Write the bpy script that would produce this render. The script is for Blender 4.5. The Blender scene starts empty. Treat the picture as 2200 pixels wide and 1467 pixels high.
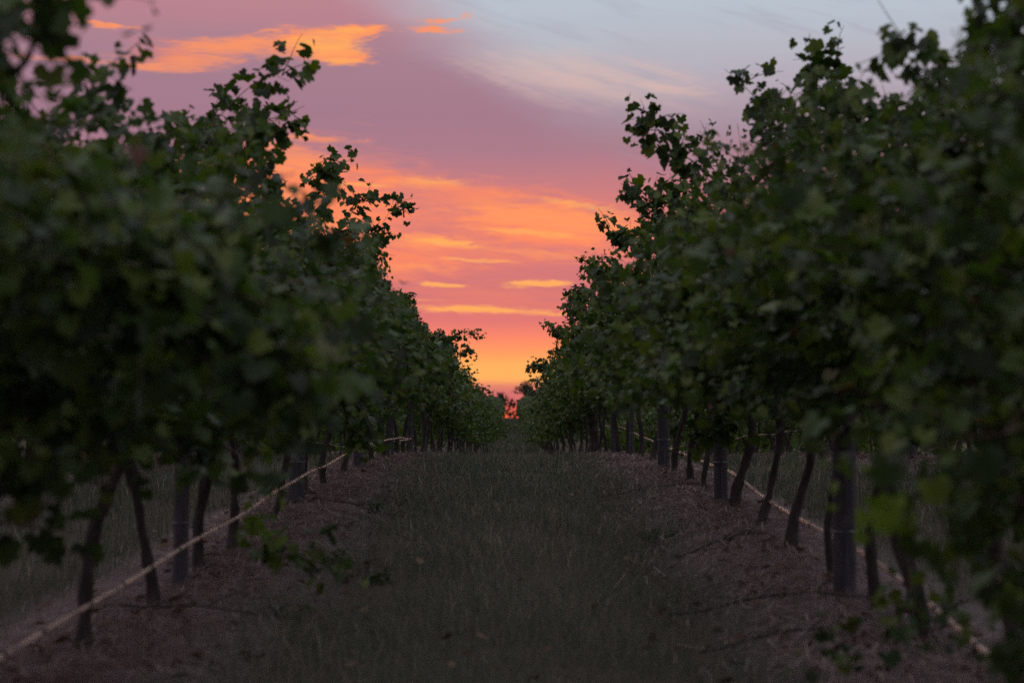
import bpy, math, random
import numpy as np
from mathutils import Vector

rng = np.random.default_rng(11)
random.seed(11)
sc = bpy.context.scene
C = sc.collection
R = math.radians

# ------------------------------------------------------------------ camera
F = 4260.0                     # focal length in photograph pixels (2200 wide)
VX, VY = 1097.0, 900.0         # where the rows meet, in photograph pixels
CAMZ = 1.0
cam_d = bpy.data.cameras.new('camera')
cam = bpy.data.objects.new('camera', cam_d)
C.objects.link(cam)
cam_d.sensor_width = 36.0
cam_d.lens = 36.0 * F / 2200.0
cam.location = (0, 0, CAMZ)
cam.rotation_euler = (R(90) + math.atan((VY - 733.5) / F), 0, -(1100 - VX) / F)
cam_d.clip_start = 0.1
cam_d.clip_end = 6000
cam_d.dof.use_dof = True
cam_d.dof.focus_distance = 27.0
cam_d.dof.aperture_fstop = 2.7
sc.camera = cam

# ------------------------------------------------------------------ colour management
sc.view_settings.view_transform = 'Standard'
sc.view_settings.look = 'None'
sc.view_settings.exposure = 0.0
sc.view_settings.gamma = 1.0
sc.view_settings.use_curve_mapping = False
sc.render.engine = 'CYCLES'
sc.cycles.max_bounces = 6
sc.cycles.diffuse_bounces = 3
sc.cycles.glossy_bounces = 2
sc.cycles.transmission_bounces = 3
sc.cycles.transparent_max_bounces = 4
sc.cycles.use_denoising = False


def lin(r, g, b):
    def f(c):
        c /= 255.0
        return c / 12.92 if c <= 0.04045 else ((c + 0.055) / 1.055) ** 2.4
    return (f(r), f(g), f(b), 1.0)


# ------------------------------------------------------------------ sky
world = bpy.data.worlds.new('World')
sc.world = world
world.use_nodes = True
nt = world.node_tree
for n in list(nt.nodes):
    nt.nodes.remove(n)
N = nt.nodes.new
L = nt.links.new


def M(op, a, b=None, c=None, clamp=False, tree=None):
    t = tree or nt
    n = t.nodes.new('ShaderNodeMath')
    n.operation = op
    n.use_clamp = clamp
    for i, v in enumerate((a, b, c)):
        if v is None:
            continue
        if isinstance(v, (int, float)):
            n.inputs[i].default_value = v
        else:
            t.links.new(v, n.inputs[i])
    return n.outputs[0]


def maprange(v, a, b, c=0.0, d=1.0, mode='SMOOTHSTEP', tree=None):
    t = tree or nt
    n = t.nodes.new('ShaderNodeMapRange')
    n.interpolation_type = mode
    n.clamp = True
    t.links.new(v, n.inputs[0])
    for i, x in enumerate((a, b, c, d)):
        n.inputs[i + 1].default_value = x
    return n.outputs[0]


def mixc(f, a, b, mode='MIX', tree=None):
    t = tree or nt
    n = t.nodes.new('ShaderNodeMix')
    n.data_type = 'RGBA'
    n.blend_type = mode
    n.clamp_factor = True
    if isinstance(f, (int, float)):
        n.inputs[0].default_value = f
    else:
        t.links.new(f, n.inputs[0])
    for i, v in ((6, a), (7, b)):
        if isinstance(v, tuple):
            n.inputs[i].default_value = v
        else:
            t.links.new(v, n.inputs[i])
    return n.outputs[2]


def ramp(f, stops, tree=None):
    t = tree or nt
    n = t.nodes.new('ShaderNodeValToRGB')
    cr = n.color_ramp
    cr.interpolation = 'LINEAR'
    while len(cr.elements) < len(stops):
        cr.elements.new(0.5)
    for e, (p, c) in zip(cr.elements, stops):
        e.position = p
        e.color = c
    t.links.new(f, n.inputs[0])
    return n.outputs[0]


geo = N('ShaderNodeTexCoord')
sep = N('ShaderNodeSeparateXYZ')
L(geo.outputs['Generated'], sep.inputs[0])
dx, dy, dz = sep.outputs
az = M('ARCTAN2', dx, dy)
el = M('ARCSINE', dz)
U0 = M('MULTIPLY_ADD', az, F / 100, VX / 100)
V0 = M('MULTIPLY_ADD', el, -F / 100, VY / 100)


def dnoise(sx, sz, scale, detail, rough=0.55, off=0.0, rot=0.0, dist=0.0):
    mp = N('ShaderNodeMapping')
    mp.inputs['Location'].default_value = (off, off * 1.7, off * 0.6)
    mp.inputs['Rotation'].default_value = (0, rot, 0)
    mp.inputs['Scale'].default_value = (sx, sx, sz)
    pre = N('ShaderNodeMapping')
    pre.inputs['Rotation'].default_value = (0, rot, 0)
    L(geo.outputs['Generated'], pre.inputs[0])
    mp.inputs['Rotation'].default_value = (0, 0, 0)
    L(pre.outputs[0], mp.inputs[0])
    n = N('ShaderNodeTexNoise')
    n.inputs['Scale'].default_value = scale
    n.inputs['Detail'].default_value = detail
    n.inputs['Roughness'].default_value = rough
    n.inputs['Distortion'].default_value = dist
    L(mp.outputs[0], n.inputs['Vector'])
    return n.outputs[0]


warp_a = dnoise(1, 2.2, 11, 3, off=3.1)
warp_b = dnoise(1, 4.0, 14, 4, off=8.4)
wisp = dnoise(1, 5.0, 42, 6, rough=0.62, off=1.3, rot=R(3), dist=0.6)
wisp2 = dnoise(1, 6.5, 26, 7, rough=0.66, off=5.9, rot=R(-6), dist=0.9)
fine = dnoise(1, 4.2, 95, 6, rough=0.7, off=4.4, rot=R(5), dist=0.5)
fine2 = dnoise(1, 5.5, 60, 5, rough=0.65, off=7.7, rot=R(-4), dist=0.8)
UF = M('MULTIPLY_ADD', M('SUBTRACT', fine, 0.5), 1.9, U0)
VF = M('MULTIPLY_ADD', M('SUBTRACT', fine2, 0.5), 0.22, V0)
slant = dnoise(1, 7.0, 16, 5, rough=0.6, off=2.2, rot=R(-17), dist=0.4)
U = M('MULTIPLY_ADD', M('SUBTRACT', warp_a, 0.5), 1.5, U0)
V = M('MULTIPLY_ADD', M('SUBTRACT', warp_b, 0.5), 0.7, V0)


def col_stops(lst):
    # V from -30 (high overhead) to 10 (below the horizon)
    return [((v + 30) / 40.0, lin(*c)) for v, c in lst]


vpos = M('MULTIPLY_ADD', V, 1 / 40.0, 0.75, clamp=True)
vpos_s = M('MULTIPLY_ADD', M('MULTIPLY_ADD', M('SUBTRACT', warp_b, 0.5), 0.12, V0), 1 / 40.0, 0.75, clamp=True)
left = ramp(vpos, col_stops([
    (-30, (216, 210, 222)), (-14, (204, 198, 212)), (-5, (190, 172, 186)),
    (-0.8, (196, 134, 146)), (0.5, (182, 130, 144)), (1.3, (164, 126, 144)), (2.6, (160, 120, 140)),
    (3.3, (168, 120, 140)), (4.2, (204, 122, 126)), (5.2, (214, 120, 120)), (6.4, (198, 110, 122))]))
low = ramp(vpos_s, col_stops([
    (6.2, (198, 110, 122)), (6.9, (216, 114, 118)), (7.25, (245, 130, 108)), (7.6, (255, 155, 98)), (7.85, (255, 178, 98)),
    (8.15, (255, 176, 100)), (8.24, (235, 145, 100)), (8.32, (196, 112, 116)), (8.6, (206, 104, 108)), (8.85, (246, 98, 74)),
    (9.0, (240, 92, 62)), (9.5, (120, 60, 50))]))
right = ramp(vpos, col_stops([
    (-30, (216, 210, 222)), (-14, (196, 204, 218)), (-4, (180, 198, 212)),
    (0.2, (184, 196, 208)), (1.0, (182, 186, 198)), (1.9, (178, 168, 182)), (2.7, (164, 142, 158)),
    (3.3, (164, 126, 142)), (3.9, (176, 118, 136)), (4.6, (206, 118, 122)), (5.4, (210, 112, 118)), (6.4, (198, 110, 122))]))
mfac = maprange(M('SUBTRACT', U, M('MULTIPLY_ADD', V, 1.45, 8.0)), -1.2, 2.4)
sky_c = mixc(mfac, left, right)
sky_c = mixc(maprange(V0, 6.2, 6.7), sky_c, low)


def blob(cx, cy, rx, ry, tilt=0.0, edge=0.45, nz=None, amt=1.3, hard=0.25):
    cmb = N('ShaderNodeCombineXYZ')
    L(UF, cmb.inputs[0])
    L(VF, cmb.inputs[1])
    mp = N('ShaderNodeMapping')
    mp.vector_type = 'TEXTURE'
    mp.inputs['Location'].default_value = (cx, cy, 0)
    mp.inputs['Rotation'].default_value = (0, 0, R(tilt))
    mp.inputs['Scale'].default_value = (rx, ry, 1)
    L(cmb.outputs[0], mp.inputs[0])
    ln = N('ShaderNodeVectorMath')
    ln.operation = 'LENGTH'
    L(mp.outputs[0], ln.inputs[0])
    r = M('MULTIPLY_ADD', M('SUBTRACT', nz or wisp, 0.5), amt, ln.outputs['Value'])
    return maprange(r, 1.0, hard, 0, edge)


def layer(base, colr, blobs):
    m = None
    for b in blobs:
        m = b if m is None else M('MAXIMUM', m, b)
    m = M('MULTIPLY', m, maprange(fine2, 0.30, 0.58, 0.72, 1.0))
    return mixc(m, base, colr)


B = blob
# pale peach veil and slanting streaks on the right
sky_c = layer(sky_c, lin(222, 186, 176), [
    B(12.6, 1.7, 3.4, 0.75, 8, 0.62, slant, 1.6, 0.0), B(14.2, 1.95, 1.5, 0.35, 8, 0.7, slant, 1.3, 0.0)])
sky_c = mixc(M('MULTIPLY', maprange(slant, 0.5, 0.72), M('MULTIPLY', mfac, 0.35)), sky_c, lin(160, 160, 178))
# broad soft orange glow
sky_c = layer(sky_c, lin(255, 136, 96), [
    B(6.2, 4.5, 4.0, 1.9, 0, 1.0, wisp2, 1.1, 0.3), B(8.2, 5.6, 3.0, 0.6, 0, 0.8, wisp2, 1.5, 0.1), B(11.6, 4.85, 3.6, 0.85, 5, 1.0, wisp2, 1.8, 0.1),
    B(9.2, 5.4, 4.0, 0.65, 0, 0.55, wisp2, 2.0, 0.0), B(3.6, 1.35, 1.6, 0.4, 0, 0.5, wisp2, 1.6, 0.0),
    B(9.8, 4.2, 3.2, 0.6, 3, 0.7, wisp2, 1.8, 0.0), B(10.6, 6.4, 3.5, 0.5, 0, 0.35, wisp2, 1.6, 0.0)])
# streaks of fire colour
sky_c = layer(sky_c, lin(255, 150, 98), [
    B(6.6, 0.98, 1.5, 0.42, -4, 1.0, wisp, 1.0, 0.5), B(7.55, 0.78, 0.95, 0.20, -2, 1.0, wisp, 0.8, 0.5), B(7.3, 1.28, 0.95, 0.24, 4, 1.0, wisp, 0.8, 0.5),
    B(5.0, 1.12, 1.8, 0.28, -4, 0.9, wisp2, 1.2, 0.2), B(3.6, 1.6, 1.5, 0.14, 0, 0.8, wisp, 1.2, 0.2), B(4.3, 1.45, 1.7, 0.26, -4, 0.75, wisp2, 1.6, 0.1),
    B(9.3, 0.70, 0.75, 0.10, 3, 1.0, wisp, 0.8, 0.3), B(9.35, 0.52, 0.55, 0.06, -4, 0.9, wisp, 0.8, 0.3), B(9.95, 0.42, 0.5, 0.045, -20, 0.8, wisp, 0.6, 0.3),
    B(2.4, 0.77, 0.8, 0.07, 4, 1.0, wisp, 0.8, 0.3), B(1.6, 1.5, 1.6, 0.10, 2, 0.7, wisp, 1.2, 0.1),
    B(6.6, 3.0, 1.6, 0.10, 3, 0.8, wisp, 1.3, 0.1), B(6.3, 3.5, 1.3, 0.5, 0, 0.75, wisp2, 1.8, 0.1),
    B(9.1, 3.95, 1.5, 0.17, 4, 0.8, wisp, 1.3, 0.1), B(5.6, 4.4, 1.6, 0.6, 0, 0.8, wisp2, 1.8, 0.1),
    B(12.0, 4.75, 3.0, 0.5, 7, 1.0, wisp2, 1.5, 0.2), B(9.2, 5.2, 1.5, 0.2, 4, 0.95, wisp, 1.5, 0.15),
    B(8.9, 5.75, 1.3, 0.16, 2, 0.7, wisp2, 1.6, 0.1), B(11.6, 5.45, 1.8, 0.14, 6, 0.7, wisp2, 1.8, 0.1)])
sky_c = layer(sky_c, lin(255, 174, 96), [
    B(6.9, 1.05, 1.3, 0.34, 3, 0.85, wisp, 1.3, 0.1), B(7.4, 0.75, 0.8, 0.10, -2, 0.8, wisp, 1.0, 0.2), B(7.3, 1.38, 0.7, 0.10, 3, 0.8, wisp, 1.0, 0.2),
    B(9.4, 6.12, 0.75, 0.065, 4, 0.95, wisp, 0.9, 0.2), B(10.2, 5.6, 1.3, 0.05, 3, 0.7, wisp, 0.9, 0.2), B(8.6, 6.42, 1.0, 0.05, 2, 0.7, wisp, 0.9, 0.2), B(11.2, 5.0, 1.5, 0.10, 5, 0.7, wisp, 1.2, 0.2), B(12.4, 4.4, 1.3, 0.10, 10, 0.6, wisp, 1.2, 0.2), B(7.6, 4.0, 1.0, 0.06, 2, 0.7, wisp, 0.9, 0.2), B(6.2, 4.9, 1.2, 0.15, 0, 0.8, wisp, 1.3, 0.1), B(11.55, 6.1, 1.0, 0.09, -1, 1.0, wisp, 1.0, 0.3),
    B(10.3, 6.66, 2.3, 0.11, 2, 0.95, wisp, 1.3, 0.2), B(12.0, 6.75, 1.5, 0.06, 5, 0.7, wisp, 1.0, 0.2),
    B(9.6, 5.22, 1.1, 0.10, 5, 0.9, wisp, 1.2, 0.2), B(9.3, 3.92, 1.0, 0.08, 3, 0.45, wisp, 1.0, 0.2)])
# behind the viewer the dusk is plain blue-mauve
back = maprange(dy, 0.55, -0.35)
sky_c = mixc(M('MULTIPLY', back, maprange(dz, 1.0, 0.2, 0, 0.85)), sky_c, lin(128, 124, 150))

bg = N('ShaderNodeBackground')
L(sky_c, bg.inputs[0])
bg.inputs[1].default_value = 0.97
nish = N('ShaderNodeTexSky')
nish.sky_type = 'NISHITA'
nish.sun_disc = False
nish.sun_elevation = R(0.5)
nish.sun_rotation = 0.0
bg2 = N('ShaderNodeBackground')
L(nish.outputs[0], bg2.inputs[0])
bg2.inputs[1].default_value = 0.006
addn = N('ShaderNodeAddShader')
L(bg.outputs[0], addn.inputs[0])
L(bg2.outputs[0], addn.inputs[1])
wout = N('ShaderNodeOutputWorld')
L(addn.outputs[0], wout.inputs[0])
world.cycles.sampling_method = 'MANUAL'
world.cycles.sample_map_resolution = 1024

# the sun itself has just gone: only a very weak wide glow from ahead
sl = bpy.data.lights.new('sun', 'SUN')
sl.energy = 0.2
sl.angle = R(14)
sl.color = (1.0, 0.50, 0.28)
so = bpy.data.objects.new('sun', sl)
C.objects.link(so)
so.rotation_euler = Vector((0.03, -1, -0.07)).to_track_quat('-Z', 'Y').to_euler()


# ------------------------------------------------------------------ materials
def new_mat(name):
    m = bpy.data.materials.new(name)
    m.use_nodes = True
    t = m.node_tree
    p = t.nodes['Principled BSDF']
    return m, t, p


def tex_noise(t, scale, detail=4, vec=None, rough=0.6, stretch=None):
    n = t.nodes.new('ShaderNodeTexNoise')
    n.inputs['Scale'].default_value = scale
    n.inputs['Detail'].default_value = detail
    n.inputs['Roughness'].default_value = rough
    src = vec
    if src is None:
        tc = t.nodes.new('ShaderNodeTexCoord')
        src = tc.outputs['Object']
    if stretch:
        mp = t.nodes.new('ShaderNodeMapping')
        mp.inputs['Scale'].default_value = stretch
        t.links.new(src, mp.inputs[0])
        src = mp.outputs[0]
    t.links.new(src, n.inputs['Vector'])
    return n.outputs[0]


def leaf_material(name, stops, trans=0.27, rough=0.42):
    m, t, p = new_mat(name)
    at = t.nodes.new('ShaderNodeAttribute')
    at.attribute_name = 'shade'
    oi = t.nodes.new('ShaderNodeObjectInfo')
    v = M('FRACT', M('ADD', at.outputs['Fac'], oi.outputs['Random'], tree=t), tree=t)
    c = ramp(v, stops, tree=t)
    gm = t.nodes.new('ShaderNodeNewGeometry')
    c2 = mixc(gm.outputs['Backfacing'], c, mixc(0.15, c, (0.10, 0.14, 0.08, 1), tree=t), tree=t)
    t.links.new(c2, p.inputs['Base Color'])
    p.inputs['Roughness'].default_value = rough
    p.inputs['Specular IOR Level'].default_value = 0.24
    tr = t.nodes.new('ShaderNodeBsdfTranslucent')
    c3 = mixc(1.0, c, (1.5, 1.7, 0.5, 1), 'MULTIPLY', tree=t)
    t.links.new(c3, tr.inputs[0])
    mx = t.nodes.new('ShaderNodeMixShader')
    mx.inputs[0].default_value = trans
    t.links.new(p.outputs[0], mx.inputs[1])
    t.links.new(tr.outputs[0], mx.inputs[2])
    t.links.new(mx.outputs[0], t.nodes['Material Output'].inputs[0])
    return m


MAT = {}
MAT['leaf'] = leaf_material('vine_leaf', [
    (0.0, (0.022, 0.032, 0.012, 1)), (0.22, (0.028, 0.056, 0.018, 1)), (0.50, (0.048, 0.088, 0.022, 1)),
    (0.78, (0.070, 0.120, 0.022, 1)), (0.96, (0.115, 0.155, 0.022, 1)), (0.993, (0.10, 0.10, 0.03, 1)),
    (0.998, (0.12, 0.035, 0.03, 1))])
MAT['young_leaf'] = leaf_material('young_leaf', [
    (0.0, (0.10, 0.17, 0.022, 1)), (1.0, (0.15, 0.22, 0.03, 1))], trans=0.35)
MAT['far_leaf'] = leaf_material('gum_leaf', [
    (0.0, (0.04, 0.05, 0.03, 1)), (1.0, (0.06, 0.07, 0.04, 1))], trans=0.1)
MAT['weed'] = leaf_material('weed_leaf', [
    (0.0, (0.030, 0.055, 0.022, 1)), (1.0, (0.06, 0.09, 0.035, 1))], trans=0.2)


def grass_material(name, stops):
    m, t, p = new_mat(name)
    at = t.nodes.new('ShaderNodeAttribute')
    at.attribute_name = 'shade'
    c = ramp(at.outputs['Fac'], stops, tree=t)
    t.links.new(c, p.inputs['Base Color'])
    p.inputs['Roughness'].default_value = 0.7
    p.inputs['Specular IOR Level'].default_value = 0.25
    tr = t.nodes.new('ShaderNodeBsdfTranslucent')
    t.links.new(c, tr.inputs[0])
    mx = t.nodes.new('ShaderNodeMixShader')
    mx.inputs[0].default_value = 0.2
    t.links.new(p.outputs[0], mx.inputs[1])
    t.links.new(tr.outputs[0], mx.inputs[2])
    t.links.new(mx.outputs[0], t.nodes['Material Output'].inputs[0])
    return m


MAT['grass'] = grass_material('aisle_grass', [
    (0.0, (0.055, 0.088, 0.050, 1)), (0.35, (0.105, 0.140, 0.085, 1)), (0.66, (0.20, 0.20, 0.135, 1)),
    (0.9, (0.42, 0.34, 0.26, 1)), (1.0, (0.52, 0.44, 0.34, 1))])
MAT['straw'] = grass_material('dry_straw', [
    (0.0, (0.16, 0.12, 0.11, 1)), (0.5, (0.36, 0.28, 0.25, 1)), (0.85, (0.52, 0.42, 0.38, 1)),
    (1.0, (0.65, 0.56, 0.50, 1))])
MAT['dead_leaf'] = grass_material('dead_leaf', [
    (0.0, (0.06, 0.035, 0.025, 1)), (0.6, (0.14, 0.075, 0.045, 1)), (1.0, (0.24, 0.17, 0.11, 1))])

# bark
m, t, p = new_mat('vine_bark')
nb = tex_noise(t, 22, 6, stretch=(1, 1, 0.16))
c = ramp(nb, [(0.3, (0.022, 0.017, 0.015, 1)), (0.55, (0.060, 0.046, 0.040, 1)), (0.75, (0.11, 0.088, 0.076, 1))], tree=t)
t.links.new(c, p.inputs['Base Color'])
p.inputs['Roughness'].default_value = 0.9
bp = t.nodes.new('ShaderNodeBump')
bp.inputs['Strength'].default_value = 0.9
bp.inputs['Distance'].default_value = 0.02
t.links.new(nb, bp.inputs['Height'])
t.links.new(bp.outputs[0], p.inputs['Normal'])
MAT['bark'] = m
# cane
m, t, p = new_mat('vine_cane')
p.inputs['Base Color'].default_value = (0.10, 0.060, 0.040, 1)
p.inputs['Roughness'].default_value = 0.6
MAT['cane'] = m
# weathered post
m, t, p = new_mat('weathered_post')
nb = tex_noise(t, 14, 6, stretch=(4, 4, 0.35))
c = ramp(nb, [(0.3, (0.045, 0.044, 0.048, 1)), (0.6, (0.09, 0.086, 0.09, 1)), (0.8, (0.13, 0.125, 0.13, 1))], tree=t)
t.links.new(c, p.inputs['Base Color'])
p.inputs['Roughness'].default_value = 0.85
bp = t.nodes.new('ShaderNodeBump')
bp.inputs['Strength'].default_value = 0.6
bp.inputs['Distance'].default_value = 0.01
t.links.new(nb, bp.inputs['Height'])
t.links.new(bp.outputs[0], p.inputs['Normal'])
MAT['post'] = m
# hose
m, t, p = new_mat('dripper_hose')
nb = tex_noise(t, 5.0, 3)
c = ramp(nb, [(0.38, (0.42, 0.31, 0.26, 1)), (0.55, (0.82, 0.60, 0.46, 1))], tree=t)
t.links.new(c, p.inputs['Base Color'])
p.inputs['Roughness'].default_value = 0.28
p.inputs['Specular IOR Level'].default_value = 0.8
MAT['hose'] = m
m, t, p = new_mat('black_plastic')
p.inputs['Base Color'].default_value = (0.02, 0.02, 0.022, 1)
p.inputs['Roughness'].default_value = 0.5
MAT['clip'] = m
m, t, p = new_mat('galvanised_wire')
p.inputs['Base Color'].default_value = (0.35, 0.34, 0.34, 1)
p.inputs['Metallic'].default_value = 0.8
p.inputs['Roughness'].default_value = 0.45
MAT['wire'] = m
# soil
m, t, p = new_mat('soil')
at = t.nodes.new('ShaderNodeAttribute')
at.attribute_name = 'berm'
n1 = tex_noise(t, 9, 8, rough=0.7)
n2 = tex_noise(t, 60, 5, rough=0.7)
soil = ramp(n1, [(0.3, (0.22, 0.175, 0.185, 1)), (0.52, (0.42, 0.335, 0.335, 1)), (0.72, (0.56, 0.46, 0.46, 1))], tree=t)
turf = ramp(n1, [(0.3, (0.06, 0.06, 0.038, 1)), (0.6, (0.10, 0.088, 0.058, 1)), (0.8, (0.14, 0.12, 0.08, 1))], tree=t)
c = mixc(at.outputs['Fac'], turf, soil, tree=t)
c = mixc(maprange(n2, 0.35, 0.7, 0, 0.5, tree=t), c, (0.20, 0.16, 0.13, 1), 'MIX', tree=t)
t.links.new(c, p.inputs['Base Color'])
p.inputs['Roughness'].default_value = 0.95
p.inputs['Specular IOR Level'].default_value = 0.1
bp = t.nodes.new('ShaderNodeBump')
bp.inputs['Strength'].default_value = 0.9
bp.inputs['Distance'].default_value = 0.03
t.links.new(n2, bp.inputs['Height'])
t.links.new(bp.outputs[0], p.inputs['Normal'])
MAT['soil'] = m


# ------------------------------------------------------------------ helpers
def tag(o, label=None, cat=None, group=None, kind=None):
    for k, v in (('label', label), ('category', cat), ('group', group), ('kind', kind)):
        if v:
            o[k] = v
    return o


def mesh_np(name, verts, loops, starts, totals, mat, shade=None, smooth=False, attr='shade'):
    """one mesh from numpy arrays"""
    me = bpy.data.meshes.new(name)
    nv, nl, nf = len(verts), len(loops), len(starts)
    me.vertices.add(nv)
    me.vertices.foreach_set('co', np.ascontiguousarray(verts, dtype=np.float32).ravel())
    me.loops.add(nl)
    me.loops.foreach_set('vertex_index', np.ascontiguousarray(loops, dtype=np.int32))
    me.polygons.add(nf)
    me.polygons.foreach_set('loop_start', np.ascontiguousarray(starts, dtype=np.int32))
    me.polygons.foreach_set('loop_total', np.ascontiguousarray(totals, dtype=np.int32))
    if smooth:
        me.polygons.foreach_set('use_smooth', np.ones(nf, dtype=bool))
    if shade is not None:
        dom = 'POINT' if len(shade) == nv else 'FACE'
        a = me.attributes.new(attr, 'FLOAT', dom)
        a.data.foreach_set('value', np.ascontiguousarray(shade, dtype=np.float32))
    me.materials.append(mat)
    me.update(calc_edges=True)
    return me


def tris_mesh(name, verts, tris, mat, shade=None, smooth=False):
    tris = np.asarray(tris)
    k = tris.shape[1]
    return mesh_np(name, verts, tris.ravel(), np.arange(len(tris)) * k, np.full(len(tris), k), mat, shade, smooth)


def link(name, me, parent=None):
    o = bpy.data.objects.new(name, me)
    C.objects.link(o)
    if parent is not None:
        o.parent = parent
    return o


def empty(name, loc):
    o = bpy.data.objects.new(name, None)
    o.empty_display_size = 0.2
    o.location = loc
    C.objects.link(o)
    return o


def norm(a):
    return a / (np.linalg.norm(a, axis=-1, keepdims=True) + 1e-9)


def tube(path, radii, sides=8, rough=0.0, seed=0, cap=True):
    """verts and quads of a tube along a path"""
    path = np.asarray(path, float)
    n = len(path)
    radii = np.broadcast_to(np.asarray(radii, float), (n,))
    tan = norm(np.gradient(path, axis=0))
    ref = np.array([0.0, 1.0, 0.0]) if abs(tan[0][1]) < 0.8 else np.array([1.0, 0.0, 0.0])
    a = norm(np.cross(tan, ref))
    b = np.cross(tan, a)
    th = np.linspace(0, 2 * np.pi, sides, endpoint=False)
    rs = np.random.default_rng(seed)
    rr = radii[:, None] * (1 + rough * (rs.random((n, sides)) - 0.5))
    v = path[:, None, :] + rr[..., None] * (np.cos(th)[None, :, None] * a[:, None, :] + np.sin(th)[None, :, None] * b[:, None, :])
    v = v.reshape(-1, 3)
    i = np.arange(n - 1)[:, None] * sides
    j = np.arange(sides)[None, :]
    jn = (j + 1) % sides
    q = np.stack([i + j, i + jn, i + sides + jn, i + sides + j], -1).reshape(-1, 4)
    return v, q


class Poly:
    def __init__(s):
        s.v, s.l, s.t, s.n = [], [], [], 0

    def add(s, v, f):
        f = np.asarray(f)
        s.v.append(np.asarray(v, float))
        s.l.append((f + s.n).ravel())
        s.t.append(np.full(len(f), f.shape[1]))
        s.n += len(v)

    def mesh(s, name, mat, smooth=True):
        t_ = np.concatenate(s.t)
        return mesh_np(name, np.concatenate(s.v), np.concatenate(s.l), np.concatenate([[0], np.cumsum(t_)[:-1]]), t_, mat, None, smooth)


# ------------------------------------------------------------------ the lie of the land
_D = np.array([-200, 0, 5, 7, 9, 11.6, 14, 16, 20, 24, 28, 33, 38, 46, 60, 80, 105, 140, 180, 220, 260, 300, 400, 700, 1500, 5000])
_Z = np.array([0.0, 0.0, 0.04, 0.08, 0.12, 0.21, 0.30, 0.36, 0.45, 0.48, 0.46, 0.38, 0.28, 0.08, -0.30, -0.55, -0.60, -0.40, 0.10, 0.60, 0.95, 0.85, 0.3, -1.5, -4.0, -14])
_tt = np.linspace(0, 1, 1)


def gz_long(y):
    y = np.asarray(y, float)
    # smoothed profile: average of shifted linear interpolations
    w = 0.06 * np.clip(y, 8, 400)
    return (np.interp(y - w, _D, _Z) + 2 * np.interp(y, _D, _Z) + np.interp(y + w, _D, _Z)) / 4


ROWS = (-8.0, -4.85, -1.65, 1.65, 4.85, 8.0)


def berm(x):
    x = np.asarray(x, float)
    b = np.zeros_like(x)
    for r in ROWS:
        b = np.maximum(b, np.exp(-((x - r) / 0.62) ** 4))
    return b


def wave(x, y):
    return (np.sin(x * 5.1 + 1.3 * np.sin(y * 1.9)) * np.cos(y * 4.3 + 1.1 * np.sin(x * 3.7)) * 0.5
            + np.sin(x * 11.7 + y * 3.1 + 2) * np.cos(y * 9.7 - x * 5.0) * 0.3
            + np.sin(x * 23 + y * 17.0) * np.cos(y * 21 - x * 13) * 0.2)


def gz(x, y):
    x = np.asarray(x, float)
    y = np.asarray(y, float)
    b = berm(x)
    fade = np.clip(1 - (np.abs(y) - 60) / 80, 0, 1)
    return gz_long(y) + b * (0.10 * fade) + wave(x, y) * (0.008 + 0.020 * b) * fade - 0.085


xs = np.concatenate([-np.geomspace(3000, 12, 22), np.arange(-11.6, -3.2, 0.3), np.arange(-3.2, 3.2001, 0.055),
                     np.arange(3.5, 11.7, 0.3), np.geomspace(12, 3000, 22)])
ys = np.concatenate([[-400, -150, -60, -20, -8, -3, 0, 2], np.arange(3, 46, 0.085), np.arange(46, 110, 0.8), np.arange(112, 330, 4), np.geomspace(335, 5000, 24)])
gx, gy = np.meshgrid(xs, ys)
gzv = gz(gx, gy)
gv = np.stack([gx, gy, gzv], -1).reshape(-1, 3)
nx, ny = len(xs), len(ys)
ii = (np.arange(ny - 1)[:, None] * nx + np.arange(nx - 1)[None, :]).ravel()
gq = np.stack([ii, ii + 1, ii + nx + 1, ii + nx], -1)
me = mesh_np('ground', gv, gq.ravel(), np.arange(len(gq)) * 4, np.full(len(gq), 4), MAT['soil'], berm(gv[:, 0]) * np.clip((58 - gv[:, 1]) / 20, 0, 1), True, 'berm')
tag(link('ground', me), kind='structure')


def px(X, d, y=None):
    return VX + F * X / d


def at(pxx, pyy, d):
    """world point seen at photograph pixel (pxx, pyy) at distance d"""
    return np.array([(pxx - VX) / F * d, d, CAMZ + (VY - pyy) / F * d])


# ------------------------------------------------------------------ leaves
def leaf_shape(out, seed, lod):
    r = np.random.default_rng(seed)
    ang, rad = zip(*out)
    ang, rad = np.radians(ang), np.array(rad)
    a = np.concatenate([ang, (2 * np.pi - ang[::-1])[(1 if out[-1][0] == 180 else 0):-1]])
    q = np.concatenate([rad, rad[::-1][(1 if out[-1][0] == 180 else 0):-1]])
    q = q * (1 + 0.16 * (r.random(len(q)) - 0.5))
    x = q * np.sin(a) * 0.62
    y = q * np.cos(a) * 0.62 + 0.30
    fold, curl, rip = 0.12 + 0.35 * r.random(), 0.25 + 0.45 * r.random(), 0.12
    z = fold * np.abs(x) - curl * (y - 0.2) ** 2 * 0.6 + rip * (r.random(len(x)) - 0.5)
    v = np.vstack([[0, 0.22, 0.0], np.stack([x, y, z], -1)])
    n = len(a)
    k = np.arange(n)
    f = np.stack([np.zeros(n, int), 1 + (k + 1) % n, 1 + k], -1)
    return v, f


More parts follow.
